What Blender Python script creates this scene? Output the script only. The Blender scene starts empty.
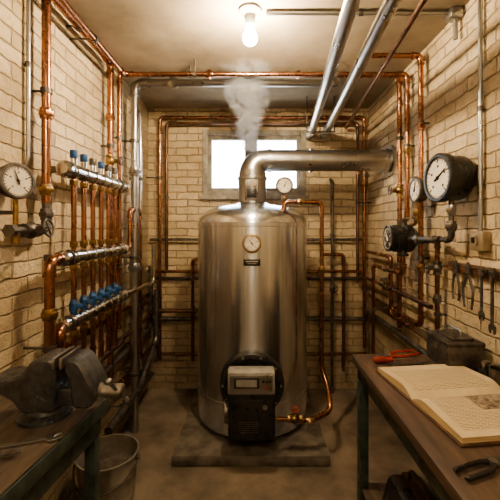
import bpy, bmesh, math, random
from mathutils import Vector, Matrix, noise
random.seed(4)
V=Vector
XL,XR,YB,YF,ZC=-0.99,1.05,3.25,-1.3,2.60   # room extents in metres

# ------------------------------------------------------------ materials
def nt(name):
    m=bpy.data.materials.new(name); m.use_nodes=True
    t=m.node_tree; t.nodes.clear()
    o=t.nodes.new('ShaderNodeOutputMaterial'); p=t.nodes.new('ShaderNodeBsdfPrincipled')
    t.links.new(p.outputs[0],o.inputs[0])
    return m,t,p,o
def N(t,ty,**k):
    n=t.nodes.new(ty)
    for a,b in k.items():
        if a in n.inputs: n.inputs[a].default_value=b
        else: setattr(n,a,b)
    return n
def ramp(t,fac,stops):
    r=t.nodes.new('ShaderNodeValToRGB')
    e=r.color_ramp.elements
    while len(e)<len(stops): e.new(0.5)
    for i,(p,c) in enumerate(stops):
        e[i].position=p; e[i].color=(c,c,c,1) if isinstance(c,(int,float)) else (*c,1)
    t.links.new(fac,r.inputs[0]); return r.outputs[0]
def mixc(t,f,a,b,mode='MIX'):
    n=t.nodes.new('ShaderNodeMix'); n.data_type='RGBA'; n.blend_type=mode
    for i,v in ((0,f),(6,a),(7,b)):
        if isinstance(v,(int,float)): n.inputs[i].default_value=v
        elif isinstance(v,tuple): n.inputs[i].default_value=(*v,1)
        else: t.links.new(v,n.inputs[i])
    return n.outputs[2]
def M(name,c1,c2=None,metal=0.0,rough=0.5,scale=12,bump=0.1,stretch=(1,1,1),rv=0.12,detail=5,lo=.35,hi=.65,**kw):
    m,t,p,o=nt(name); c2=c2 or tuple(x*.7 for x in c1)
    tc=N(t,'ShaderNodeTexCoord'); mp=N(t,'ShaderNodeMapping'); mp.inputs['Scale'].default_value=stretch
    t.links.new(tc.outputs['Object'],mp.inputs[0])
    no=N(t,'ShaderNodeTexNoise',Scale=scale,Detail=detail,Roughness=.6); t.links.new(mp.outputs[0],no.inputs['Vector'])
    f=ramp(t,no.outputs[0],[(lo,0.0),(hi,1.0)])
    t.links.new(mixc(t,f,c1,c2),p.inputs['Base Color'])
    p.inputs['Metallic'].default_value=metal
    r=N(t,'ShaderNodeMapRange'); t.links.new(f,r.inputs[0]); r.inputs[3].default_value=max(rough-rv,.05); r.inputs[4].default_value=rough+rv
    t.links.new(r.outputs[0],p.inputs['Roughness'])
    if bump:
        b=N(t,'ShaderNodeBump',Strength=bump,Distance=.004); t.links.new(no.outputs[0],b.inputs['Height']); t.links.new(b.outputs[0],p.inputs['Normal'])
    for k,v in kw.items(): p.inputs[k.replace('_',' ')].default_value=v
    return m
def brick(name,axis):
    m,t,p,o=nt(name)
    g=N(t,'ShaderNodeNewGeometry'); s=N(t,'ShaderNodeSeparateXYZ'); t.links.new(g.outputs['Position'],s.inputs[0])
    c=N(t,'ShaderNodeCombineXYZ'); t.links.new(s.outputs[axis],c.inputs[0]); t.links.new(s.outputs[2],c.inputs[1])
    w=N(t,'ShaderNodeTexNoise',Scale=16.0,Detail=4.0); t.links.new(g.outputs['Position'],w.inputs['Vector'])
    w2=N(t,'ShaderNodeVectorMath',operation='MULTIPLY_ADD'); t.links.new(w.outputs['Color'],w2.inputs[0]); w2.inputs[1].default_value=(.026,.026,0); t.links.new(c.outputs[0],w2.inputs[2])
    b=N(t,'ShaderNodeTexBrick'); t.links.new(w2.outputs[0],b.inputs['Vector'])
    for k,v in (('Scale',1.0),('Mortar Size',.0062),('Mortar Smooth',.8),('Bias',-.1),('Brick Width',.205),('Row Height',.068)): b.inputs[k].default_value=v
    b.inputs['Color1'].default_value=(.70,.575,.385,1); b.inputs['Color2'].default_value=(.50,.395,.25,1); b.inputs['Mortar'].default_value=(.43,.335,.215,1)
    n1=N(t,'ShaderNodeTexNoise',Scale=2.0,Detail=9.0,Roughness=.68); t.links.new(g.outputs['Position'],n1.inputs['Vector'])
    f1=ramp(t,n1.outputs[0],[(.42,0.0),(.68,.75)])
    col=mixc(t,f1,b.outputs['Color'],(.34,.25,.145))
    n2=N(t,'ShaderNodeTexNoise',Scale=22.0,Detail=8.0,Roughness=.75); t.links.new(g.outputs['Position'],n2.inputs['Vector'])
    f2=ramp(t,n2.outputs[0],[(.53,0.0),(.67,.75)])
    col=mixc(t,f2,col,(.32,.225,.13))
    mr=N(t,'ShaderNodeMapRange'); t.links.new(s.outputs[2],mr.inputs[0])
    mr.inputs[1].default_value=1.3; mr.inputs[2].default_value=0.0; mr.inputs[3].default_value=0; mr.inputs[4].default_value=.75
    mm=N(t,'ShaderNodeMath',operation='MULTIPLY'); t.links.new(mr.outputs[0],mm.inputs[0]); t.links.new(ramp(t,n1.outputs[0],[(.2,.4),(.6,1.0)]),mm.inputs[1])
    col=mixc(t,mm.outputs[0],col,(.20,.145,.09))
    t.links.new(col,p.inputs['Base Color']); p.inputs['Roughness'].default_value=.7; p.inputs['Specular IOR Level'].default_value=.3
    h=N(t,'ShaderNodeMath',operation='MULTIPLY_ADD'); t.links.new(b.outputs['Fac'],h.inputs[0]); h.inputs[1].default_value=-1.0
    n3=N(t,'ShaderNodeTexNoise',Scale=38.0,Detail=7.0,Roughness=.65); t.links.new(g.outputs['Position'],n3.inputs['Vector'])
    h2=N(t,'ShaderNodeMath',operation='MULTIPLY'); t.links.new(n3.outputs[0],h2.inputs[0]); h2.inputs[1].default_value=1.1
    t.links.new(h2.outputs[0],h.inputs[2])
    bp=N(t,'ShaderNodeBump',Strength=1.0,Distance=.011); t.links.new(h.outputs[0],bp.inputs['Height']); t.links.new(bp.outputs[0],p.inputs['Normal'])
    return m
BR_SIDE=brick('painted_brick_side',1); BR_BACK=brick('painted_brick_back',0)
PLASTER=M('ceiling_plaster',(.38,.315,.225),(.18,.14,.093),rough=.85,scale=2.4,bump=.5,detail=10,rv=.05,lo=.32,hi=.72)
FLOOR=M('worn_concrete',(.31,.25,.185),(.085,.066,.048),rough=.55,scale=2.6,bump=1.0,detail=12,rv=.2,lo=.32,hi=.68)
PLINTH=M('plinth_concrete',(.20,.175,.14),(.085,.07,.055),rough=.7,scale=9,bump=.8,detail=8)
COPPER=M('aged_copper',(.45,.225,.14),(.20,.11,.072),metal=1,rough=.30,scale=10,bump=.06,lo=.38,hi=.75)
COPPERD=M('dark_copper',(.28,.155,.10),(.11,.073,.053),metal=1,rough=.38,scale=11,bump=.1)
STEEL=M('galvanised_steel',(.46,.455,.44),(.31,.305,.29),metal=1,rough=.36,scale=7,bump=.03,lo=.3,hi=.8)
CHROME=M('chromed_steel',(.64,.63,.61),(.44,.43,.41),metal=1,rough=.22,scale=8,bump=.02,lo=.3,hi=.8)
IRON=M('old_iron',(.19,.17,.15),(.08,.068,.057),metal=.8,rough=.48,scale=22,bump=.3)
BRASS=M('brass',(.45,.31,.15),(.24,.16,.08),metal=1,rough=.34,scale=20,bump=.1)
BLACK=M('black_enamel',(.014,.0135,.013),(.026,.024,.021),rough=.35,scale=20,bump=.1)
VISE=M('vise_cast_iron',(.17,.175,.18),(.08,.08,.08),metal=.75,rough=.38,scale=24,bump=.2)
BLUE=M('blue_plastic',(.015,.08,.22),(.012,.05,.13),rough=.4,scale=20,bump=0)
DIAL=M('dial_face',(.70,.65,.54),(.60,.54,.44),rough=.5,scale=6,bump=0,rv=.02)
INK=M('dial_ink',(.02,.018,.016),rough=.5,bump=0)
PAINT_G=M('green_painted_steel',(.07,.095,.08),(.032,.04,.035),rough=.42,scale=18,bump=.3,metal=.2)
WOOD=M('bench_wood',(.135,.088,.06),(.05,.035,.025),rough=.42,scale=5,bump=.6,stretch=(6,.7,6),detail=9,lo=.3,hi=.7)
WOODD=M('dark_bench_wood',(.15,.11,.078),(.055,.043,.033),rough=.42,scale=5,bump=.6,stretch=(6,.7,6),detail=9)
WOODR=M('rack_wood',(.20,.105,.05),(.09,.045,.022),rough=.5,scale=8,bump=.4,stretch=(6,.7,6))
GREY=M('grey_panel',(.34,.325,.30),(.25,.235,.21),rough=.4,scale=20,bump=.05)
CREAMP=M('aged_bakelite',(.30,.24,.15),(.2,.15,.09),rough=.45,scale=20,bump=.05)
RED=M('red_handle',(.42,.045,.025),(.22,.03,.02),rough=.45,scale=30,bump=.05)
FRAME=M('window_frame_paint',(.34,.31,.25),(.18,.155,.12),rough=.6,scale=16,bump=.4,detail=8)
ZINC=M('zinc_bucket',(.44,.415,.37),(.27,.25,.21),metal=.5,rough=.45,scale=9,bump=.2)
MORTARMIX=M('dirty_ash',(.12,.10,.08),(.05,.042,.034),rough=.9,scale=20,bump=.8)
RAG=M('dirty_rags',(.12,.10,.085),(.045,.037,.03),rough=.9,scale=18,bump=.8)
PAPER=M('paper',(.62,.51,.33),(.50,.39,.24),rough=.8,scale=9,bump=.05,rv=.02)
EDGE=M('page_edges',(.60,.47,.28),(.40,.29,.16),rough=.85,scale=60,bump=.3,stretch=(.1,.1,8))
COVER=M('book_cover',(.12,.06,.03),(.06,.03,.018),rough=.6,scale=20)
def printed(name,roww,rowh,ms,ink):
    m,t,p,o=nt(name); tc=N(t,'ShaderNodeTexCoord')
    b=N(t,'ShaderNodeTexBrick'); t.links.new(tc.outputs['Object'],b.inputs['Vector'])
    for k,v in (('Scale',1.0),('Mortar Size',ms),('Mortar Smooth',.1),('Brick Width',roww),('Row Height',rowh)): b.inputs[k].default_value=v
    b.inputs['Color1'].default_value=(*ink,1); b.inputs['Color2'].default_value=(ink[0]*1.5,ink[1]*1.5,ink[2]*1.5,1); b.inputs['Mortar'].default_value=(.60,.49,.31,1)
    t.links.new(b.outputs['Color'],p.inputs['Base Color']); p.inputs['Roughness'].default_value=.8
    return m
TEXT=printed('printed_text',.034,.0070,.0019,(.24,.18,.11))
PICT=M('engraving_print',(.38,.30,.20),(.08,.06,.045),rough=.8,scale=45,bump=0,detail=6)
def boiler_mat():
    m,t,p,o=nt('brushed_stainless'); tc=N(t,'ShaderNodeTexCoord')
    mp=N(t,'ShaderNodeMapping'); mp.inputs['Scale'].default_value=(14,14,.2); t.links.new(tc.outputs['Object'],mp.inputs[0])
    n=N(t,'ShaderNodeTexNoise',Scale=3.0,Detail=6.0,Roughness=.65); t.links.new(mp.outputs[0],n.inputs['Vector'])
    n2=N(t,'ShaderNodeTexNoise',Scale=3.0,Detail=6.0,Roughness=.6); t.links.new(tc.outputs['Object'],n2.inputs['Vector'])
    f=ramp(t,n.outputs[0],[(.32,0.0),(.68,1.0)])
    c=mixc(t,f,(.88,.93,1.0),(.72,.76,.83))
    c=mixc(t,ramp(t,n2.outputs[0],[(.5,0.0),(.8,.3)]),c,(.55,.54,.54))
    t.links.new(c,p.inputs['Base Color']); p.inputs['Metallic'].default_value=1
    r=N(t,'ShaderNodeMapRange'); t.links.new(f,r.inputs[0]); r.inputs[3].default_value=.20; r.inputs[4].default_value=.26
    t.links.new(r.outputs[0],p.inputs['Roughness'])
    p.inputs['Anisotropic'].default_value=.8; p.inputs['Anisotropic Rotation'].default_value=.25
    tg=N(t,'ShaderNodeTangent'); tg.direction_type='RADIAL'; tg.axis='Z'; t.links.new(tg.outputs[0],p.inputs['Tangent'])
    return m
BOIL=boiler_mat()
def emis(name,c,s):
    m,t,p,o=nt(name); p.inputs['Base Color'].default_value=(*c,1); p.inputs['Emission Color'].default_value=(*c,1); p.inputs['Emission Strength'].default_value=s; return m
BULB=emis('lit_bulb_glass',(1.0,.79,.52),1350)
FILL_BULB=emis('fill_bulb_glass',(1.0,.83,.60),1050)  # glow for the unseen fill bulb, added to even out the room light
def glassm():
    m,t,p,o=nt('window_glass'); tr=N(t,'ShaderNodeBsdfTransparent'); gl=N(t,'ShaderNodeBsdfGlossy',Roughness=.05); mx=N(t,'ShaderNodeMixShader'); mx.inputs[0].default_value=.06
    t.links.new(tr.outputs[0],mx.inputs[1]); t.links.new(gl.outputs[0],mx.inputs[2]); t.links.new(mx.outputs[0],o.inputs[0]); return m
GLASS=glassm()

# ------------------------------------------------------------ mesh builder
def frame(n):
    n=V(n).normalized(); up=V((0,0,1)) if abs(n.z)<.95 else V((0,1,0))
    u=up.cross(n).normalized(); w=n.cross(u).normalized()
    return u,w,n
def fillet(pts,rad,k=6):
    pts=[V(p) for p in pts]; out=[pts[0]]; cor=[]
    for i in range(1,len(pts)-1):
        p=pts[i]; a=pts[i-1]-p; c=pts[i+1]-p
        t=min(rad,a.length*.48,c.length*.48); a.normalize(); c.normalize()
        s=p+a*t; e=p+c*t; arc=[]
        for j in range(k+1):
            q=j/k; arc.append(s*(1-q)**2+p*2*q*(1-q)+e*q*q)
        out+=arc; cor.append([s+a*t*.35]+arc+[e+c*t*.35])
    out.append(pts[-1]); return out,cor
class B:
    def __init__(s): s.bm=bmesh.new(); s.m=[]
    def _mi(s,m):
        if m not in s.m: s.m.append(m)
        return s.m.index(m)
    def _merge(s,tb,mat):
        i=s._mi(mat)
        bmesh.ops.recalc_face_normals(tb,faces=tb.faces)
        for f in tb.faces: f.material_index=i
        me=bpy.data.meshes.new('tmp'); tb.to_mesh(me); tb.free(); s.bm.from_mesh(me); bpy.data.meshes.remove(me)
    def box(s,c,size,mat,rot=(0,0,0),bev=0.0,taper=None):
        tb=bmesh.new(); bmesh.ops.create_cube(tb,size=1)
        for v in tb.verts:
            if taper and v.co.z>0: v.co.x*=taper[0]; v.co.y*=taper[1]
            v.co=V((v.co.x*size[0],v.co.y*size[1],v.co.z*size[2]))
        if bev: bmesh.ops.bevel(tb,geom=tb.edges[:],offset=bev,segments=2,affect='EDGES',profile=.5)
        R=Matrix.Translation(V(c))@(Matrix.Rotation(rot[2],4,'Z')@Matrix.Rotation(rot[1],4,'Y')@Matrix.Rotation(rot[0],4,'X'))
        bmesh.ops.transform(tb,matrix=R,verts=tb.verts); s._merge(tb,mat); return s
    def bb(s,a,b,mat,bev=0.0):
        return s.box([(a[i]+b[i])/2 for i in range(3)],[abs(b[i]-a[i]) for i in range(3)],mat,bev=bev)
    def lathe(s,p,axis,prof,mat,seg=28):
        tb=bmesh.new(); u,w,n=frame(axis); p=V(p); rings=[]
        for t,r in prof:
            if r<=1e-6: rings.append([tb.verts.new(p+n*t)])
            else: rings.append([tb.verts.new(p+n*t+(u*math.cos(2*math.pi*k/seg)+w*math.sin(2*math.pi*k/seg))*r) for k in range(seg)])
        for a,b in zip(rings,rings[1:]):
            if len(a)==1 and len(b)==1: continue
            for k in range(seg):
                k2=(k+1)%seg
                if len(a)==1: tb.faces.new((a[0],b[k2],b[k]))
                elif len(b)==1: tb.faces.new((a[k],a[k2],b[0]))
                else: tb.faces.new((a[k],a[k2],b[k2],b[k]))
        s._merge(tb,mat); return s
    def cyl(s,a,b,r,mat,seg=20,bev=0.0,r2=None):
        a,b=V(a),V(b); L=(b-a).length; r2=r if r2 is None else r2
        if bev: pr=[(0,0),(0,r-bev),(bev*.3,r-bev*.3),(bev,r),(L-bev,r2),(L-bev*.3,r2-bev*.3),(L,r2-bev),(L,0)]
        else: pr=[(0,0),(0,r),(L,r2),(L,0)]
        return s.lathe(a,b-a,pr,mat,seg)
    def sphere(s,c,r,mat,seg=16,sc=1.0):
        k=8; return s.lathe(V(c)-V((0,0,r*sc)),(0,0,1),[(r*sc*(1-math.cos(math.pi*j/k)),r*math.sin(math.pi*j/k) if 0<j<k else 0) for j in range(k+1)],mat,seg)
    def sweep(s,pts,r,mat,seg=12,closed=False):
        pts=[V(p) for p in pts]; q=[pts[0]]
        for p in pts[1:]:
            if (p-q[-1]).length>1e-5: q.append(p)
        pts=q; n=len(pts); tb=bmesh.new(); rings=[]; u=None
        for i in range(n):
            if closed: d=(pts[(i+1)%n]-pts[i-1]).normalized()
            else: d=(pts[min(i+1,n-1)]-pts[max(i-1,0)]).normalized()
            if u is None: u=frame(d)[0]
            else: u=(u-d*u.dot(d)).normalized()
            w=d.cross(u)
            rr=r[i] if isinstance(r,(list,tuple)) else r
            rings.append([tb.verts.new(pts[i]+(u*math.cos(2*math.pi*k/seg)+w*math.sin(2*math.pi*k/seg))*rr) for k in range(seg)])
        prs=list(zip(rings,rings[1:]))+([(rings[-1],rings[0])] if closed else [])
        for a,b in prs:
            for k in range(seg): tb.faces.new((a[k],a[(k+1)%seg],b[(k+1)%seg],b[k]))
        if not closed: tb.faces.new(rings[0]); tb.faces.new(rings[-1])
        s._merge(tb,mat); return s
    def ring(s,c,n,R,r,mat,k=24,seg=8):
        u,w,n=frame(n); c=V(c)
        return s.sweep([c+(u*math.cos(2*math.pi*i/k)+w*math.sin(2*math.pi*i/k))*R for i in range(k)],r,mat,seg,closed=True)
    def poly(s,pts,th,mat,mtx,bev=0.0):
        tb=bmesh.new(); vs=[tb.verts.new((x,y,-th/2)) for x,y in pts]; f=tb.faces.new(vs)
        e=bmesh.ops.extrude_face_region(tb,geom=[f]); bmesh.ops.translate(tb,vec=(0,0,th),verts=[v for v in e['geom'] if isinstance(v,bmesh.types.BMVert)])
        bmesh.ops.recalc_face_normals(tb,faces=tb.faces)
        if bev: bmesh.ops.bevel(tb,geom=tb.edges[:],offset=bev,segments=1,affect='EDGES')
        bmesh.ops.triangulate(tb,faces=[f for f in tb.faces if len(f.verts)>4])
        bmesh.ops.transform(tb,matrix=mtx,verts=tb.verts); s._merge(tb,mat); return s
    def pipe(s,pts,r,mat,rad=None,fit=True,clips=True,seg=14):
        rad=rad or r*2.6
        path,cor=fillet(pts,rad); s.sweep(path,r,mat,seg)
        if fit:
            for c in cor:
                s.sweep(c,r*1.2,mat,seg)
                for e,d in ((c[0],c[1]-c[0]),(c[-1],c[-2]-c[-1])):
                    d=d.normalized(); s.cyl(e-d*r*.25,e+d*r*.35,r*1.38,mat,seg)
        if clips:
            P=[V(p) for p in pts]
            for a,b in zip(P,P[1:]):
                L=(b-a).length
                if L<.5: continue
                k=max(1,int(L/.75)); d=(b-a).normalized()
                for i in range(k):
                    q=a+(b-a)*((i+.5)/k); s.cyl(q-d*.011,q+d*.011,r*1.3,IRON,seg)
                    for ax,wall in ((0,XL),(0,XR),(1,YB),(2,ZC)):
                        if abs(d[ax])<.3 and r<abs(q[ax]-wall)<.16:
                            e=q.copy(); e[ax]=wall; s.cyl(q,e,.006,IRON,8); break
        return s
    def union(s,p,d,r,mat,L=.05):
        d=V(d).normalized(); p=V(p)
        s.cyl(p-d*L/2,p+d*L/2,r*1.35,mat,16,bev=r*.15); s.cyl(p-d*L*.22,p+d*L*.22,r*1.8,mat,6,bev=r*.12); return s
    def gauge(s,c,n,r,dep,body,face=DIAL,ang=-40,bez=None,ink=None):
        u,w,n=frame(n); c=V(c); bez=bez or body; ink=ink or INK
        s.lathe(c-n*dep,n,[(0,0),(0,r*.9),(dep*.12,r*.96),(dep*.7,r*.96),(dep*.72,r*1.06),(dep*.95,r*1.06),(dep,r),(dep,r*.88),(dep*.93,r*.86)],bez,36)
        s.cyl(c-n*dep*.3,c-n*dep*.06,r*.875,face,36)
        f=c-n*dep*.06
        for i in range(21):
            a=math.radians(225-270*i/20); d=u*math.cos(a)+w*math.sin(a); L=.16 if i%5==0 else .09
            s.sweep([f+d*r*(.80-L)+n*.0006,f+d*r*.80+n*.0006],r*(.028 if i%5==0 else .014),ink,4)
            if i%5==0:   # printed numerals
                q=f+d*r*.5; s.sweep([q-w*r*.05+n*.0004,q+w*r*.05+n*.0004],r*.02,ink,4); s.sweep([q-w*r*.05+u*r*.06+n*.0004,q+w*r*.05+u*r*.06+n*.0004],r*.02,ink,4)
        s.ring(f+n*.0004,n,r*.82,r*.014,ink,30,4)
        a=math.radians(90+ang); d=u*math.cos(a)+w*math.sin(a)
        s.sweep([f-d*r*.2+n*.003,f+d*r*.68+n*.003],[r*.06,r*.02],ink,4)
        s.cyl(f-n*.001,f+n*.005,r*.09,ink,12)
        return s
    def wheel(s,c,n,R,mat):
        u,w,n=frame(n); c=V(c); s.ring(c,n,R,R*.13,mat,20,8)
        for i in range(4):
            a=math.pi/2*i+.4; s.cyl(c,c+(u*math.cos(a)+w*math.sin(a))*R,R*.09,mat,6)
        s.cyl(c-n*R*.18,c+n*R*.18,R*.22,mat,12); return s
    def valve(s,p,d,up,r,body,wh=None,R=None):
        p=V(p); d=V(d).normalized(); up=V(up).normalized()
        s.lathe(p-d*r*2.6,d,[(0,0),(0,r*1.6),(r*.9,r*1.6),(r*.9,r*1.2),(r*1.8,r*1.75),(r*2.6,r*1.95),(r*3.4,r*1.75),(r*4.3,r*1.2),(r*4.3,r*1.6),(r*5.2,r*1.6),(r*5.2,0)],body,16)
        s.cyl(p,p+up*r*3.2,r*.9,body,8); s.cyl(p+up*r*3,p+up*r*4.4,r*.35,body,8)
        s.wheel(p+up*r*4.2,up,R or r*2,wh or body); return s
    def done(s,name,parent=None,mtx=None):
        for f in s.bm.faces: f.smooth=True
        for e in s.bm.edges:
            if len(e.link_faces)==2:
                if e.calc_face_angle(0)>.55: e.smooth=False
        me=bpy.data.meshes.new(name); s.bm.to_mesh(me); s.bm.free()
        for m in s.m: me.materials.append(m)
        o=bpy.data.objects.new(name,me); bpy.context.scene.collection.objects.link(o)
        if parent: o.parent=parent
        if mtx is not None: o.matrix_world=mtx
        return o
def empty(name,loc=(0,0,0)):
    e=bpy.data.objects.new(name,None); bpy.context.scene.collection.objects.link(e); e.empty_display_size=.1; return e

# ------------------------------------------------------------ room shell
T=.22
WX0,WX1,WZ0,WZ1=-.49,.475,1.78,2.40
B().bb((XL-T,YF-T,-.12),(XR+T,YB+T,0),FLOOR).done('floor')
B().bb((XL-T,YF-T,ZC),(XR+T,YB+T,ZC+.15),PLASTER).done('ceiling')
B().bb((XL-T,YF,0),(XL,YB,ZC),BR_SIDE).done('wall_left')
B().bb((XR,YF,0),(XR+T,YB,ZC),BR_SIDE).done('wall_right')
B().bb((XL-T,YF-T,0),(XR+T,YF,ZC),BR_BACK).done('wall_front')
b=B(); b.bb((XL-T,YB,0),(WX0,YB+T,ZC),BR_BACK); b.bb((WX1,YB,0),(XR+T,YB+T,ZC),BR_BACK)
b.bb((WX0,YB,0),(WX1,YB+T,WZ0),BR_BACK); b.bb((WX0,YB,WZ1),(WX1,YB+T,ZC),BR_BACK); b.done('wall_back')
# window
b=B(); y0,y1=YB-.012,YB+.09
fw=.05
b.bb((WX0,y0,WZ0),(WX0+fw,y1,WZ1),FRAME,.004); b.bb((WX1-fw,y0,WZ0),(WX1,y1,WZ1),FRAME,.004)
b.bb((WX0+fw,y0,WZ1-fw),(WX1-fw,y1,WZ1),FRAME,.004); b.bb((WX0+fw,y0,WZ0),(WX1-fw,y1,WZ0+fw),FRAME,.004)
b.bb((WX0-.02,YB-.05,WZ0-.03),(WX1+.02,YB+.05,WZ0+.008),FRAME,.005)
mid=(WX0+WX1)/2-.03
b.bb((mid-.022,y0+.012,WZ0+fw),(mid+.022,y1,WZ1-fw),FRAME,.004)
for a,c in ((WX0+fw,mid-.022),(mid+.022,WX1-fw)):
    s=.036; ys,ye=YB+.02,YB+.06
    b.bb((a,ys,WZ0+fw),(a+s,ye,WZ1-fw),FRAME,.003); b.bb((c-s,ys,WZ0+fw),(c,ye,WZ1-fw),FRAME,.003)
    b.bb((a+s,ys,WZ0+fw),(c-s,ye,WZ0+fw+s),FRAME,.003); b.bb((a+s,ys,WZ1-fw-s),(c-s,ye,WZ1-fw),FRAME,.003)
    b.bb((a+s,YB+.038,WZ0+fw+s),(c-s,YB+.042,WZ1-fw-s),GLASS)
b.box((mid-.04,YB+.012,2.06),(.018,.02,.09),IRON,bev=.003)
b.done('window_1')

# ------------------------------------------------------------ boiler
BX,BY,BR=-.02,2.70,.415
boiler=empty('boiler')
b=B()
prof=[(0,0),(0,BR-.01),(.012,BR-.002),(.03,BR),(.20,BR),(.203,BR+.004),(.222,BR+.004),(.225,BR),(1.40,BR),(1.403,BR+.005),(1.425,BR+.005),(1.428,BR)]
for i in range(1,9):
    a=math.pi/2*i/8*.93; prof.append((1.432+.135*math.sin(a),BR-.30*(1-math.cos(a))))
prof+=[(1.585,.11),(1.585,0)]
b.lathe((0,0,.10),(0,0,1),prof,BOIL,96)
b.done('shell',boiler,Matrix.Translation((BX,BY,0)))
b=B()
for a in (45,135,225,315):
    x=BX+.33*math.cos(math.radians(a)); y=BY+.33*math.sin(math.radians(a))
    b.cyl((x,y,.07),(x,y,.115),.035,IRON)
b.lathe((BX,BY,.07),(0,0,1),[(0,0),(0,.37),(.035,.37),(.035,0)],IRON,64)
b.done('base_ring',boiler)
b=B()
b.lathe((BX,BY,1.655),(0,0,1),[(0,.135),(.012,.135),(.02,.112),(.035,.108),(.20,.108),(.205,.114),(.225,.114),(.23,.104),(.262,.104)],STEEL,40)
b.box((BX-.005,BY-.108,1.77),(.10,.02,.15),IRON,bev=.004); b.box((BX-.005,BY-.12,1.75),(.07,.012,.07),BLACK,bev=.004)
b.cyl((BX+.02,BY-.13,1.81),(BX+.02,BY-.11,1.81),.012,BRASS)
b.done('flue_collar',boiler)
b=B(); b.gauge((BX,BY-BR-.03,1.39),(0,-1,0),.058,.035,IRON,ang=35,bez=BRASS); b.cyl((BX,BY-BR-.01,1.39),(BX,BY-BR+.02,1.39),.02,BRASS)
b.done('thermometer_dial',boiler)
b=B(); b.box((BX,BY-BR-.004,1.265),(.11,.012,.042),BLACK,bev=.003); b.box((BX,BY-BR-.011,1.272),(.08,.002,.006),GREY); b.box((BX,BY-BR-.011,1.258),(.06,.002,.004),GREY)
b.done('name_plate',boiler)
# burner
b=B(); fz=.475
b.lathe((BX,2.345,fz),(0,-1,0),[(0,.21),(.08,.21),(.095,.20),(.095,.175),(.085,.17),(.085,0)],BLACK,48)
for i in range(10):
    a=2*math.pi*i/10; b.cyl((BX+.188*math.cos(a),2.255,fz+.188*math.sin(a)),(BX+.188*math.cos(a),2.24,fz+.188*math.sin(a)),.008,STEEL,6)
b.box((BX-.0,2.18,.355),(.285,.17,.28),BLACK,bev=.012)
b.box((BX,2.093,.35),(.24,.01,.22),BLACK,bev=.003)
for i in range(6): b.box((BX-.02,2.087,.27+i*.012),(.12,.004,.004),IRON)
b.cyl((BX+.08,2.095,.42),(BX+.08,2.08,.42),.014,STEEL)
b.lathe((BX-.145,2.18,.35),(-1,0,0),[(0,.0),(0,.07),(.02,.07),(.025,.055),(.03,0)],IRON,24)
b.done('burner_housing',boiler)
b=B(); b.box((BX-.002,2.15,.557),(.285,.11,.135),GREY,bev=.01)
b.box((BX-.002,2.092,.557),(.25,.01,.105),STEEL,bev=.003)
b.box((BX-.03,2.085,.565),(.15,.006,.062),BLACK,bev=.002); b.box((BX-.03,2.081,.565),(.125,.003,.042),GREY)
for i in range(3): b.cyl((BX+.07+.02*i,2.09,.575),(BX+.07+.02*i,2.078,.575),.007,BLACK,12)
b.cyl((BX+.09,2.09,.54),(BX+.09,2.075,.54),.009,RED,16)
b.done('control_panel',boiler)
# gas/water feed & pressure gauge
b=B()
b.pipe([(.17,2.50,1.60),(.205,2.46,1.60),(.205,2.46,1.672),(.47,2.46,1.672),(.47,2.46,.50),(.50,2.40,.40),(.50,2.30,.29),(.36,2.22,.27),(.11,2.20,.29)],.014,COPPER,rad=.05,clips=False)
b.valve((.25,2.215,.285),(1,0,0),(0,-.3,1),.017,BRASS,RED,.022)
b.union((.35,2.22,.27),(1,0,0),.015,BRASS); b.union((.47,2.46,1.2),(0,0,1),.014,BRASS); b.union((.32,2.46,1.672),(1,0,0),.014,BRASS)
b.cyl((.205,2.46,1.66),(.205,2.46,1.76),.011,BRASS); b.union((.205,2.46,1.70),(0,0,1),.011,BRASS,.035)
b.gauge((.205,2.43,1.785),(0,-1,0),.058,.04,IRON,ang=-30)
b.done('feed_pipe_with_gauge',boiler)
# flue
b=B(); R=.082; zc=2.01
path=[(BX,BY,1.91),(BX,BY,1.93)]
for i in range(0,7):
    a=math.pi/2*i/6; path.append((BX+.10*(1-math.cos(a)),BY,1.925+.085*math.sin(a)))
path+=[(.2,BY,zc),(XR-.002,BY,zc)]
b.sweep(path,[.10,.10]+[.098-.016*i/6 for i in range(7)]+[R,R],STEEL,36)
for x in (.10,.42,.99): b.lathe((x,BY,zc),(1,0,0),[(0,R),(0,R+.007),(.025,R+.007),(.025,R)],STEEL,36)
b.lathe((XR-.022,BY,zc),(1,0,0),[(0,R),(0,R+.035),(.02,R+.035),(.02,R)],STEEL,36)
b.done('flue_pipe')
B().bb((-.52,2.18,0),(.47,3.14,.07),PLINTH,.01).done('boiler_plinth')

# ------------------------------------------------------------ pipework
def P(name,mat,r,pts,ex=None,**k):
    b=B(); b.pipe(pts,r,mat,**k)
    if ex: ex(b)
    return b.done(name)
# left wall
P('copper_pipe',COPPER,.019,[(-.93,1.56,2.6),(-.93,1.56,1.60)],lambda b:(b.union((-.93,1.56,2.0),(0,0,1),.019,COPPER),b.union((-.93,1.56,1.66),(0,0,1),.019,BRASS)))
b=B(); b.pipe([(-.93,1.56,1.60),(-.93,1.56,1.48),(-.93,1.34,1.48)],.017,IRON,clips=False); b.pipe([(-.93,1.36,1.48),(-.93,1.36,1.62)],.010,BRASS,clips=False)
b.valve((-.93,1.45,1.48),(0,1,0),(1,0,.15),.018,IRON,IRON,.035); b.union((-.93,1.56,1.55),(0,0,1),.018,IRON)
b.cyl((-.93,1.32,1.48),(-.93,1.345,1.48),.026,IRON,6); b.cyl((-.93,1.36,1.48),(-.93,1.36,1.43),.015,BRASS)
b.cyl((XL,1.36,1.55),(-.93,1.36,1.55),.008,IRON)
b.gauge((-.905,1.34,1.67),(.93,-.36,0),.066,.05,IRON,ang=20); b.done('pressure_gauge')
P('conduit',STEEL,.009,[(-.972,1.50,2.6),(-.972,1.50,1.78),(-.99,1.50,1.74)],fit=False)
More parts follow.
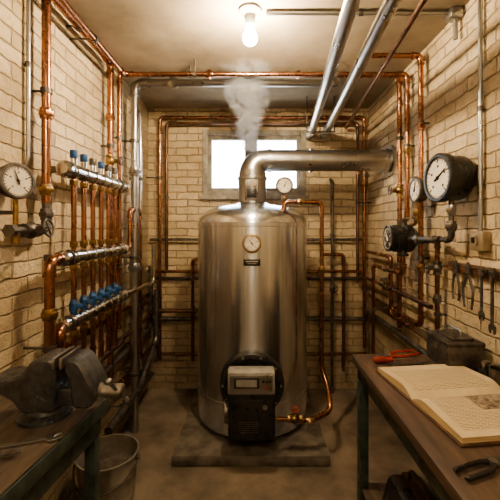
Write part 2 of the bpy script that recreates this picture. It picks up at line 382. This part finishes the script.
P('copper_pipe',COPPER,.018,[(-.93,.6,2.55),(-.93,2.25,2.55),(-.93,2.25,.42),(-.93,3.1,.42)],lambda b:(b.union((-.93,2.25,2.2),(0,0,1),.018,COPPER),b.valve((-.93,2.25,1.92),(0,0,1),(1,0,0),.016,BRASS,IRON,.03)))
P('copper_pipe',COPPER,.016,[(-.86,.6,2.51),(-.86,2.3,2.50),(1.0,2.3,2.50),(1.0,2.3,1.56)],lambda b:(b.union((-.3,2.3,2.5),(1,0,0),.016,COPPER),b.union((1.0,2.3,2.0),(0,0,1),.016,BRASS)))
P('copper_pipe',COPPER,.016,[(-.93,2.40,.80),(-.93,2.40,2.545),(1.0,2.42,2.545),(1.0,2.42,.8)],lambda b:(b.union((.3,2.41,2.545),(1,0,0),.016,COPPER),b.valve((1.0,2.42,1.75),(0,0,1),(-1,0,0),.016,BRASS,IRON,.03)))
P('steel_pipe',STEEL,.027,[(-.88,2.56,0),(-.88,2.56,2.55),(.60,2.56,2.55),(.60,2.56,2.60)],lambda b:(b.union((-.88,2.56,1.9),(0,0,1),.026,STEEL,.07),b.union((-.88,2.56,1.2),(0,0,1),.026,STEEL,.07),b.union((-.6,2.56,2.55),(1,0,0),.026,STEEL,.07)))
P('steel_pipe',CHROME,.013,[(-.90,2.75,.3),(-.90,2.75,2.40),(-.99,2.75,2.40)])
P('iron_pipe',IRON,.02,[(-.93,1.45,.60),(-.93,3.12,.60),(-.93,3.12,1.15)])
P('copper_pipe',COPPERD,.018,[(-.90,2.3,.74),(-.90,3.16,.74),(.0,3.19,.74)])
P('iron_pipe',IRON,.022,[(-.92,2.02,.20),(-.92,3.10,.20)])
P('copper_pipe',COPPER,.015,[(-.95,1.6,.90),(-.95,3.14,.90)])
P('iron_pipe',IRON,.024,[(-.86,2.05,.30),(-.86,2.62,.30),(-.86,3.05,.52),(-.86,3.05,.95)])
# manifold
man=empty('heating_manifold')
def header(z,y0,y1,r,name):
    b=B(); b.lathe((-.88,y0,z),(0,1,0),[(0,0),(0,r*.8),(.012,r*1.25),(.035,r*1.25),(.037,r)]+[(y1-y0-.037,r),(y1-y0-.035,r*1.25),(y1-y0-.012,r*1.25),(y1-y0,r*.8),(y1-y0,0)],CHROME,28)
    for i in range(6):
        y=1.70+.1*i; b.cyl((-.88,y-.016,z),(-.88,y+.016,z),r*1.15,CHROME,24)
    for y in (1.65,2.25): b.box(((-.88+XL)/2,y,z),(.11,.02,.03),IRON); b.ring((-.88,y,z),(0,1,0),r*1.12,.005,IRON)
    b.done(name,man)
header(1.765,1.60,2.38,.031,'upper_header'); header(1.35,1.58,2.36,.030,'middle_header'); header(1.04,1.58,2.36,.030,'lower_header')
b=B()
for i in range(6):
    y=1.70+.1*i; x=-.88
    b.pipe([(x,y,1.765),(x,y,1.35)],.0125,COPPER,clips=False)
    b.pipe([(x,y,1.35),(x,y,1.04)],.0125,COPPER,clips=False)
    b.pipe([(x,y,1.04),(x,y,.80),(x,y+.0,.72)],.0125,COPPER,clips=False)
    for z in (1.71,1.41,1.30,.98): b.cyl((x,y,z-.014),(x,y,z+.014),.021,BRASS,6,bev=.002)
b.cyl((-.88,1.62,.74),(-.88,2.30,.74),.02,COPPERD)
b.done('riser_tubes',man)
b=B()
for i in range(6):
    y=1.70+.1*i; x=-.88
    b.cyl((x,y,1.79),(x,y,1.83),.015,CHROME,16)
    (b.cyl((x,y,1.828),(x,y,1.868),.018,BLUE if i in (0,1,3) else IRON,12,bev=.004))
    b.lathe((x,y,1.075),(0,0,1),[(0,0),(0,.016),(.012,.016),(.014,.021),(.05,.021),(.055,.017),(.07,.015),(.07,0)],BLUE,12)
    b.cyl((x,y,1.11),(x+.045,y,1.11),.012,BLUE,10,bev=.003)
b.done('valve_caps',man)
b=B(); b.pipe([(-.88,1.60,1.35),(-.88,1.50,1.35),(-.88,1.50,.60)],.021,COPPER); b.union((-.88,1.5,1.12),(0,0,1),.021,BRASS); b.union((-.88,1.5,.85),(0,0,1),.021,COPPER)
b.pipe([(-.88,1.60,1.04),(-.86,1.545,1.04),(-.86,1.545,.60)],.018,COPPER,clips=False)
b.pipe([(-.88,2.36,1.35),(-.88,2.46,1.35),(-.88,2.46,1.62),(-.88,2.66,1.62),(-.88,2.66,.5)],.016,COPPER,clips=False)
b.pipe([(-.88,2.36,1.04),(-.84,2.9,1.04),(-.84,2.9,1.35)],.018,CHROME,clips=False)
b.done('supply_bends',man)
# back wall
yb=3.20
P('copper_pipe',COPPER,.016,[(-.87,yb,.3),(-.87,yb,2.50),(1.0,yb,2.50),(1.0,yb,.4)])
P('copper_pipe',COPPERD,.014,[(-.80,3.17,1.10),(-.80,3.17,2.44),(.93,3.17,2.44),(.93,3.17,1.0)])
P('iron_pipe',IRON,.012,[(-.96,yb,1.385),(1.02,yb,1.385)])
P('copper_pipe',COPPER,.014,[(-.97,3.15,1.10),(.97,3.15,1.10)])
P('iron_pipe',IRON,.014,[(-.97,yb+.01,1.03),(1.02,yb+.01,1.03)])
P('iron_pipe',IRON,.017,[(-.9,yb,.66),(1.02,yb,.66)])
P('copper_pipe',COPPERD,.015,[(-.9,yb,.34),(1.02,yb,.34)])
P('copper_pipe',COPPER,.013,[(-.40,3.14,1.21),(-.56,3.14,1.21),(-.56,3.14,.30)])
P('iron_pipe',IRON,.014,[(.70,3.17,0),(.70,3.17,1.90),(.70,3.25,1.94)],lambda b:b.valve((.70,3.17,.95),(0,0,1),(0,-1,0),.015,IRON,IRON,.035))
P('copper_pipe',COPPER,.014,[(.62,3.16,1.25),(.80,3.16,1.25),(.80,3.16,.2)])
# right wall
P('copper_pipe',COPPER,.015,[(.70,2.11,2.53),(1.0,2.11,2.53),(1.0,2.11,.9),(1.0,3.1,.9)],lambda b:(b.union((1.0,2.11,2.1),(0,0,1),.015,COPPER),b.union((1.0,2.11,1.25),(0,0,1),.015,BRASS)))
P('copper_pipe',COPPERD,.014,[(.98,1.95,1.05),(.98,3.12,1.05)],lambda b:b.valve((.98,2.6,1.05),(0,1,0),(-.3,0,1),.015,BRASS,IRON,.03))
P('iron_pipe',IRON,.018,[(.99,1.9,.76),(.99,3.1,.76)])
P('copper_pipe',COPPER,.013,[(.93,2.2,1.33),(.93,2.2,1.20),(.93,2.75,1.20),(.93,2.75,.5)],lambda b:b.union((.93,2.5,1.2),(0,1,0),.013,BRASS))
P('copper_pipe',COPPER,.014,[(.99,3.08,1.28),(.99,2.55,1.28),(.99,2.55,.86),(.99,2.2,.86)],clips=False)
P('copper_pipe',COPPERD,.013,[(.97,1.80,1.43),(1.0,1.92,1.43),(1.0,1.92,.6)],lambda b:(b.union((1.0,1.92,1.1),(0,0,1),.014,IRON),b.valve((1.0,1.92,1.27),(0,0,1),(-1,0,0),.014,IRON,IRON,.028)))
P('conduit',STEEL,.010,[(1.03,1.60,2.6),(1.03,1.60,1.47)],fit=False)
P('conduit',STEEL,.011,[(.055,1.78,2.582),(1.02,1.78,2.582),(1.02,1.78,2.45)],lambda b:b.box((1.01,1.78,2.575),(.06,.07,.05),STEEL,bev=.006))
P('steel_pipe',STEEL,.031,[(.30,.5,2.337),(.50,3.10,2.34),(.50,3.25,2.34)],rad=.03,clips=False)
P('steel_pipe',STEEL,.031,[(.46,.5,2.337),(.63,3.10,2.34),(.63,3.25,2.34)],rad=.03,clips=False)
P('copper_pipe',COPPERD,.013,[(.60,.5,2.40),(.82,3.10,2.40),(.82,3.17,2.40)],clips=False)
b=B()
for y in (.75,2.95):
    f=(y-.5)/2.6; x0=.30+.2*f; x1=.46+.17*f
    b.box(((x0+x1)/2,y,2.30),(.24,.03,.006),IRON)
    for x in (x0-.05,x1+.05): b.cyl((x,y,2.295),(x,y,2.6),.005,IRON,8)
b.done('pipe_hanger_bracket')
# gauges right
b=B(); b.gauge((.895,1.73,1.737),(-1,-.06,0),.115,.13,BLACK,ang=-60)
b.cyl((1.0,1.73,1.737),(XR,1.73,1.737),.07,BLACK); b.pipe([(.97,1.73,1.66),(.97,1.73,1.43),(.97,1.82,1.43)],.013,IRON,clips=False)
b.union((.97,1.73,1.58),(0,0,1),.014,STEEL); b.union((.97,1.73,1.50),(0,0,1),.017,IRON); b.done('large_pressure_gauge')
b=B(); b.gauge((.94,2.07,1.715),(-1,0,0),.072,.06,IRON,ang=-20); b.cyl((.98,2.07,1.715),(XR,2.07,1.715),.025,IRON)
b.pipe([(.955,2.07,1.66),(.955,2.07,1.52),(.955,2.2,1.50)],.010,BRASS,clips=False); b.union((.955,2.07,1.58),(0,0,1),.012,BRASS,.04); b.done('pressure_gauge')
b=B(); b.gauge((.83,2.2,1.425),(-1,0,0),.078,.05,BLACK,face=IRON,ang=30,ink=DIAL)
b.lathe((.87,2.2,1.425),(1,0,0),[(0,0),(0,.085),(.03,.088),(.035,.075),(.055,.075),(.06,.088),(.10,.088),(.13,.06),(.13,0)],BLACK,36)
b.cyl((.96,2.2,1.425),(XR,2.2,1.425),.03,IRON); b.cyl((.93,2.2,1.32),(.93,2.2,1.54),.026,IRON,20); b.cyl((.93,2.2,1.315),(.93,2.2,1.33),.04,IRON,6); b.cyl((.93,2.2,1.53),(.93,2.2,1.545),.04,IRON,6)
b.pipe([(.93,2.1,1.425),(.93,1.9,1.425),(.96,1.83,1.43)],.016,IRON,clips=False); b.union((.93,2.0,1.425),(0,1,0),.016,IRON)
b.done('circulation_pump')
b=B(); b.box((1.03,1.60,1.43),(.045,.095,.09),CREAMP,bev=.008); b.cyl((1.008,1.60,1.43),(1.0,1.60,1.43),.022,CREAMP); b.box((.995,1.60,1.435),(.015,.01,.026),BLACK,bev=.002)
b.done('light_switch')

# ------------------------------------------------------------ ceiling bulb and added fill bulb
def lamp(name,x,y,m):
    b=B(); b.lathe((x,y,ZC),(0,0,-1),[(0,0),(0,.058),(.012,.058),(.022,.045),(.03,.028),(.075,.026),(.08,.023),(.085,0)],GREY,32)
    b.lathe((x,y,ZC-.083),(0,0,-1),[(0,0),(0,.014),(.012,.016),(.03,.026),(.05,.034),(.065,.036),(.08,.032),(.092,.02),(.097,0)],m,24)
    b.done(name)
lamp('ceiling_bulb',-.025,1.78,BULB); lamp('ceiling_bulb',-.0,-.55,FILL_BULB)  # second one is an added fill light, out of view behind the camera

# ------------------------------------------------------------ right workbench
b=B()
b.bb((.49,.25,.812),(1.04,1.78,.85),WOOD,.004)
b.bb((.515,.27,.735),(.545,1.76,.812),PAINT_G,.003); b.bb((.515,1.73,.735),(1.03,1.76,.812),PAINT_G,.003)
for x in (.53,1.0):
    for y in (1.72,.32): b.bb((x-.022,y-.022,0),(x+.022,y+.022,.735),PAINT_G,.003)
b.bb((.52,.3,.20),(1.02,1.74,.225),WOODD,.003)
b.done('workbench')
b=B()
L=[(-.555,1.34),(-.985,1.34),(-.985,.2),(-.665,.2)]
b.poly(L,.035,WOODD,Matrix.Translation((0,0,.8325)),.003)
def edge(x0,y0,x1,y1,z,h,w,m):
    d=V((x1-x0,y1-y0,0)); b.box(((x0+x1)/2,(y0+y1)/2,z),(w,d.length,h),m,rot=(0,0,math.atan2(-d.x,d.y)),bev=.003)
edge(-.560,1.335,-.668,.21,.825,.05,.012,PAINT_G); edge(-.59,1.31,-.69,.24,.765,.08,.03,PAINT_G)
b.bb((-.98,1.29,.725),(-.58,1.32,.81),PAINT_G,.003)
for x,y in ((-.60,1.29),(-.95,1.29),(-.69,.3),(-.95,.3)): b.bb((x-.02,y-.02,0),(x+.02,y+.02,.81),PAINT_G,.003)
b.box((-.645,.8,.25),(.03,.98,.04),PAINT_G,rot=(0,0,-.09))
b.done('workbench')

# vise
b=B(); z0=.85
b.lathe((-.72,1.2,z0),(0,0,1),[(0,0),(0,.085),(.012,.085),(.02,.06),(.035,.055),(.035,0)],VISE,32)
for a in (30,150,270): b.cyl((-.72+.07*math.cos(math.radians(a)),1.2+.07*math.sin(math.radians(a)),z0+.01),(-.72+.07*math.cos(math.radians(a)),1.2+.07*math.sin(math.radians(a)),z0+.025),.011,IRON,6)
XZ=Matrix.Translation((0,1.2,0))@Matrix.Rotation(math.pi/2,4,'X')
b.poly([(-.88,.995),(-.875,.965),(-.84,.94),(-.80,.92),(-.77,.88),(-.665,.88),(-.66,.93),(-.655,1.03),(-.66,1.058),(-.69,1.064),(-.725,1.056),(-.75,1.035),(-.765,1.008),(-.80,.998)],.115,VISE,XZ,.01)
b.poly([(-.60,.895),(-.545,.895),(-.525,.92),(-.53,.97),(-.55,1.01),(-.57,1.045),(-.585,1.058),(-.61,1.062),(-.628,1.053),(-.628,1.02),(-.61,.98)],.115,VISE,XZ,.01)
b.bb((-.66,1.165,.895),(-.56,1.235,.955),VISE,.006)
b.bb((-.66,1.135,1.03),(-.65,1.265,1.066),STEEL,.002); b.bb((-.637,1.135,1.03),(-.627,1.265,1.066),STEEL,.002)
b.lathe((-.54,1.2,.93),(1,0,0),[(0,.03),(.01,.032),(.02,.02),(.05,.018),(.052,.026),(.085,.026),(.09,.02),(.09,0)],STEEL,20)
hd=V((0,.75,-.66)).normalized(); c=V((-.47,1.2,.93)); b.cyl(c-hd*.10,c+hd*.10,.007,STEEL,12)
for k in (-1,1): b.sphere(c+hd*.10*k,.012,STEEL)
b.done('bench_vise')

# ------------------------------------------------------------ loose tools
def place(x,y,z,rz,tilt=0): return Matrix.Translation((x,y,z))@Matrix.Rotation(rz,4,'Z')@Matrix.Rotation(tilt,4,'Y')
def pliers(name,mtx,hm,L=.2,op=.5):
    b=B()
    for k in (-1,1):
        b.poly([(.005*k,-.01),(-.0*k,.0),(.0*k,.055),(.006*k,.058),(.016*k,.03),(.017*k,.0),(.006*k,-.018)],.011,IRON,Matrix.Rotation(.06*k,4,'Z'),.001)
        b.sweep([(-.008*-k,-.005,0),(.018*k,-.03,0),(.032*k*op*2,-.07,0),(.030*k*op*2,-.12,0),(.022*k*op*2,-L+.03,0)],[.007,.0065,.006,.006,.0055],hm,8)
    b.cyl((0,0,-.008),(0,0,.008),.011,STEEL,14); b.done(name,None,mtx)
def wrench(name,mtx,L=.2,w=.012,m=STEEL):
    b=B(); h=L/2
    def jaw(s):
        return [(s*(h-.012),-w*.55),(s*(h-.002),-w*1.5),(s*(h+.018),-w*1.6),(s*(h+.032),-w*.9),(s*(h+.016),-w*.55),(s*(h+.010),0),(s*(h+.016),w*.55),(s*(h+.032),w*.9),(s*(h+.018),w*1.6),(s*(h-.002),w*1.5),(s*(h-.012),w*.55)]
    b.poly(jaw(1)+[(-x,-y) for x,y in jaw(1)],.007,m,Matrix.Identity(4),.001)
    b.done(name,None,mtx)
def screwdriver(name,mtx,hm,L=.2):
    b=B(); b.lathe((0,0,0),(1,0,0),[(0,0),(0,.009),(.01,.014),(.05,.015),(.075,.011),(.09,.013),(.095,.006),(.095,.0)],hm,12)
    b.cyl((.09,0,0),(L,0,0),.0035,STEEL,8); b.box((L,0,0),(.016,.007,.002),STEEL); b.done(name,None,mtx)
def file_(name,mtx,L=.26):
    b=B(); b.lathe((0,0,0),(1,0,0),[(0,0),(0,.008),(.02,.013),(.07,.013),(.09,.009),(.09,0)],WOODR,12)
    b.poly([(.09,-.004),(.12,-.011),(L,-.010),(L+.02,-.004),(L+.02,.004),(L,.010),(.12,.011),(.09,.004)],.005,IRON,Matrix.Identity(4),.0008); b.done(name,None,mtx)
def hammer(name,mtx):
    b=B(); b.sweep([(0,0,0),(.1,0,0),(.24,0,0)],[.012,.010,.009],WOODR,10)
    b.box((.25,0,0),(.026,.06,.026),IRON,bev=.004); b.cyl((.25,.03,0),(.25,.055,0),.015,IRON,14,bev=.002); b.poly([(.238,-.03),(.262,-.03),(.252,-.075),(.248,-.075)],.024,IRON,Matrix.Identity(4),.001)
    b.done(name,None,mtx)
zt=.85
pliers('pliers',place(.66,1.73,zt+.009,1.9),RED,.2); wrench('wrench',place(.72,1.63,zt+.005,.1),.14,.012,IRON)
screwdriver('screwdriver',place(.56,1.655,zt+.016,.1),RED,.2)
pliers('pliers',place(.64,.94,zt+.009,-1.2),BLACK,.15,.3)
wrench('wrench',place(-.70,1.03,zt+.005,.35),.17,.013,STEEL); file_('metal_file',place(-.93,.92,zt+.014,.22)); screwdriver('screwdriver',place(-.96,1.04,zt+.016,-.1),WOODR,.15)
hammer('hammer',place(-.94,.74,zt+.016,.25)); pliers('pliers',place(-.92,1.13,zt+.009,.4),IRON,.15,.35)
# toolbox
b=B(); b.box((.94,1.655,.905),(.165,.20,.11),IRON,bev=.006); b.box((.94,1.655,.968),(.17,.205,.02),IRON,bev=.005)
b.box((.94,1.655,.984),(.10,.15,.014),IRON,bev=.004)
b.pipe([(.94,1.60,.985),(.94,1.60,1.02),(.94,1.71,1.02),(.94,1.71,.985)],.006,STEEL,clips=False,fit=False)
b.box((.853,1.655,.94),(.008,.03,.035),STEEL,bev=.002); b.done('toolbox')
# tins and bolts
b=B(); 
for x,y,r,h in ((.99,1.42,.035,.07),(1.0,1.33,.03,.05),(.985,1.50,.025,.04)):
    b.lathe((x,y,zt),(0,0,1),[(0,0),(0,r),(h,r),(h,r*.9),(h*.5,r*.88),(h*.5,0)],IRON,20)
    for i in range(7):
        a=random.random()*6.3; q=V((x+r*.4*math.cos(a),y+r*.4*math.sin(a),zt+h*.5)); d=V((random.uniform(-.3,.3),random.uniform(-.3,.3),1)).normalized(); b.cyl(q,q+d*.045,.004,STEEL,6); b.cyl(q+d*.04,q+d*.05,.008,STEEL,6)
b.done('tins_of_bolts')
# book (local frame: x along the spine, y across pages)
b=B(); W,H=.38,.262
b.box((0,0,.004),(W+.02,2*H+.02,.006),COVER,bev=.002)
def hz(q): return .009+.034*(math.sin(min(q*3.2,1)*math.pi/2))*(1-q*.55)
nx,ny=38,28
for sgn in (-1,1):
    tb=bmesh.new(); g=[[tb.verts.new((-W/2+W*i/nx,sgn*H*j/ny,hz(j/ny))) for j in range(ny+1)] for i in range(nx+1)]
    mp,mt,mx,me_=b._mi(PAPER),b._mi(TEXT),b._mi(PICT),b._mi(EDGE)
    for i in range(nx):
        for j in range(ny):
            f=tb.faces.new((g[i][j],g[i+1][j],g[i+1][j+1],g[i][j+1])); u=(i+.5)/nx; q=(j+.5)/ny
            k=mp
            if .08<u<.92 and .12<q<.90: k=mt
            if sgn<0 and .44<u<.86 and .14<q<.52: k=mx
            if sgn<0 and .42<u<.88 and (.52<=q<.58): k=mp
            if sgn>0 and q>.80: k=mp
            if .49<u<.51 and not k==mx: k=mp
            f.material_index=k
    low=lambda v:tb.verts.new((v.co.x,v.co.y,.007))
    def wall(row):
        lo=[low(v) for v in row]
        for a in range(len(row)-1):
            f=tb.faces.new((row[a],row[a+1],lo[a+1],lo[a])); f.material_index=me_
    wall(g[0]); wall(g[nx]); wall([r[ny] for r in g])
    bmesh.ops.recalc_face_normals(tb,faces=tb.faces)
    me=bpy.data.meshes.new('t'); tb.to_mesh(me); tb.free(); b.bm.from_mesh(me); bpy.data.meshes.remove(me)
b.done('open_book',None,Matrix.Translation((.765,1.31,zt))@Matrix.Rotation(math.radians(7),4,'Z'))
# tool rack
b=B(); b.bb((1.025,1.25,1.265),(1.05,1.86,1.315),WOODR,.003)
for i in range(7): b.cyl((1.03,1.30+.08*i,1.30),(.995,1.30+.08*i,1.303),.004,IRON,8)
b.done('tool_rack')
WALLM=lambda y,z,r=0:Matrix.Translation((1.01,y,z))@Matrix.Rotation(-math.pi/2,4,'Z')@Matrix.Rotation(math.pi/2,4,'X')@Matrix.Rotation(r,4,'Z')
pliers('pliers',WALLM(1.76,1.27),IRON,.17,.45); pliers('pliers',WALLM(1.66,1.27),IRON,.19,.6)
wrench('wrench',WALLM(1.56,1.20,math.pi/2),.18,.012,IRON); wrench('wrench',WALLM(1.49,1.18,math.pi/2),.22,.014,IRON); screwdriver('screwdriver',WALLM(1.42,1.31,-math.pi/2),WOODR,.22); pliers('pliers',WALLM(1.34,1.27),IRON,.2,.5)

# ------------------------------------------------------------ buckets, bag
def bucket(name,x,y,r,h,fill=None,mat=ZINC,flat=None):
    b=B(); b.lathe((x,y,0),(0,0,1),[(0,0),(0,r*.80),(.015,r*.82),(h*.35,r*.88),(h*.36,r*.895),(h*.38,r*.89),(h*.7,r*.94),(h*.71,r*.955),(h*.73,r*.95),(h-.012,r),(h-.004,r*1.035),(h,r*1.03),(h,r*.98),(h-.02,r*.97),(.02,r*.79),(.02,0)],mat,40)
    pts=[]
    for i in range(15):
        a=math.pi*i/14; pts.append((x+r*1.06*math.cos(a),y-r*.25*math.sin(a)-r*.95*math.sin(a)*.9,h-.03-r*.55*math.sin(a)))
    b.sweep(pts,.004,IRON,6)
    for k in (-1,1): b.cyl((x+k*r*.97,y,h-.03),(x+k*r*1.1,y,h-.03),.012,IRON,10)
    if flat: b.lathe((x,y,h*.72),(0,0,1),[(0,r*.93),(.004,r*.6),(.012,r*.2),(.012,0)],flat,30)
    if fill:
        tb=bmesh.new(); bmesh.ops.create_icosphere(tb,subdivisions=4,radius=1)
        for v in tb.verts:
            k=1+.35*noise.noise(v.co*2.3)+.12*noise.noise(v.co*6); v.co=V((x+v.co.x*r*.78*k,y+v.co.y*r*.78*k,h*.72+v.co.z*h*.22*k))
        b._merge(tb,fill)
    b.done(name)
bucket('metal_bucket',-.765,1.82,.15,.33,None,ZINC,MORTARMIX); bucket('waste_bin',-.80,1.08,.15,.42,RAG,IRON)
b=B(); b.box((.68,1.45,.30),(.22,.34,.15),BLACK,bev=.03,taper=(.7,.9)); b.pipe([(.68,1.35,.36),(.68,1.37,.44),(.68,1.53,.44),(.68,1.55,.36)],.008,COVER,clips=False,fit=False,rad=.04)
b.box((.68,1.45,.378),(.03,.28,.012),COVER,bev=.004); b.done('tool_bag')

# ------------------------------------------------------------ steam
LEAN=-.62
def steam():
    m=bpy.data.materials.new('steam_vapour'); m.use_nodes=True; t=m.node_tree; t.nodes.clear()
    o=t.nodes.new('ShaderNodeOutputMaterial'); sc=N(t,'ShaderNodeVolumeScatter'); sc.inputs['Color'].default_value=(1,1,1,1); sc.inputs['Anisotropy'].default_value=0
    tc=N(t,'ShaderNodeTexCoord'); w=N(t,'ShaderNodeTexNoise',Scale=5.0,Detail=4.0); t.links.new(tc.outputs['Object'],w.inputs['Vector'])
    sub=N(t,'ShaderNodeVectorMath',operation='MULTIPLY_ADD'); t.links.new(w.outputs['Color'],sub.inputs[0]); sub.inputs[1].default_value=(.26,.26,.0); 
    ad=N(t,'ShaderNodeVectorMath',operation='ADD'); t.links.new(tc.outputs['Object'],ad.inputs[0]); ad.inputs[1].default_value=(-.13,-.13,0); t.links.new(ad.outputs[0],sub.inputs[2])
    s=N(t,'ShaderNodeSeparateXYZ'); t.links.new(sub.outputs[0],s.inputs[0])
    def mth(op,a,b=None):
        n=N(t,'ShaderNodeMath',operation=op)
        for i,v in enumerate((a,b)):
            if v is None: continue
            if isinstance(v,(int,float)): n.inputs[i].default_value=v
            else: t.links.new(v,n.inputs[i])
        return n.outputs[0]
    yy=mth('SUBTRACT',s.outputs[1],mth('MULTIPLY',s.outputs[2],LEAN))
    r=mth('SQRT',mth('ADD',mth('MULTIPLY',s.outputs[0],s.outputs[0]),mth('MULTIPLY',yy,yy)))
    R=mth('ADD',mth('MULTIPLY',s.outputs[2],.20),.08)
    f=mth('SUBTRACT',1.0,mth('DIVIDE',r,R)); f=mth('MAXIMUM',f,0.0)
    n=N(t,'ShaderNodeTexNoise',Scale=10.0,Detail=7.0,Roughness=.7); t.links.new(sub.outputs[0],n.inputs['Vector'])
    k=ramp(t,n.outputs[0],[(.42,0.02),(.62,1.0)])
    fade=ramp(t,mth('DIVIDE',s.outputs[2],.55),[(0.0,1.0),(.6,.6),(1.0,.25)])
    t.links.new(mth('MULTIPLY',mth('MULTIPLY',mth('MULTIPLY',f,k),fade),85.0),sc.inputs['Density'])
    t.links.new(sc.outputs[0],o.inputs['Volume']); return m
SM=steam(); b=B(); b.lathe((0,0,0),(0,0,1),[(0,0),(0,.15),(.25,.20),(.50,.25),(.50,0)],SM,24)
for v in b.bm.verts: v.co.y+=LEAN*v.co.z
b.done('steam_plume',None,Matrix.Translation((-.055,BY-.02,2.08)))

# ------------------------------------------------------------ daylight and camera
w=bpy.data.worlds.new('sky'); bpy.context.scene.world=w; w.use_nodes=True; t=w.node_tree; t.nodes.clear()
o=t.nodes.new('ShaderNodeOutputWorld'); bg=t.nodes.new('ShaderNodeBackground'); tc=N(t,'ShaderNodeTexCoord'); s=N(t,'ShaderNodeSeparateXYZ'); t.links.new(tc.outputs['Generated'],s.inputs[0])
c=ramp(t,s.outputs[2],[(0.0,(.72,.74,.74)),(.12,(.95,.97,1.0)),(.5,(.70,.83,1.0))]); t.links.new(c,bg.inputs[0]); bg.inputs[1].default_value=15.0
t.links.new(bg.outputs[0],o.inputs[0])
cam=bpy.data.cameras.new('camera'); co=bpy.data.objects.new('camera',cam); bpy.context.scene.collection.objects.link(co)
co.location=(0,0,1.49); co.rotation_euler=(math.pi/2,0,0); cam.sensor_width=36; cam.lens=25.2; cam.shift_x=-.01; cam.shift_y=-.044; cam.clip_start=.02
bpy.context.scene.camera=co
try:
    bpy.context.scene.view_settings.view_transform='AgX'; bpy.context.scene.view_settings.look='AgX - Medium High Contrast'
except Exception as e: print(e)
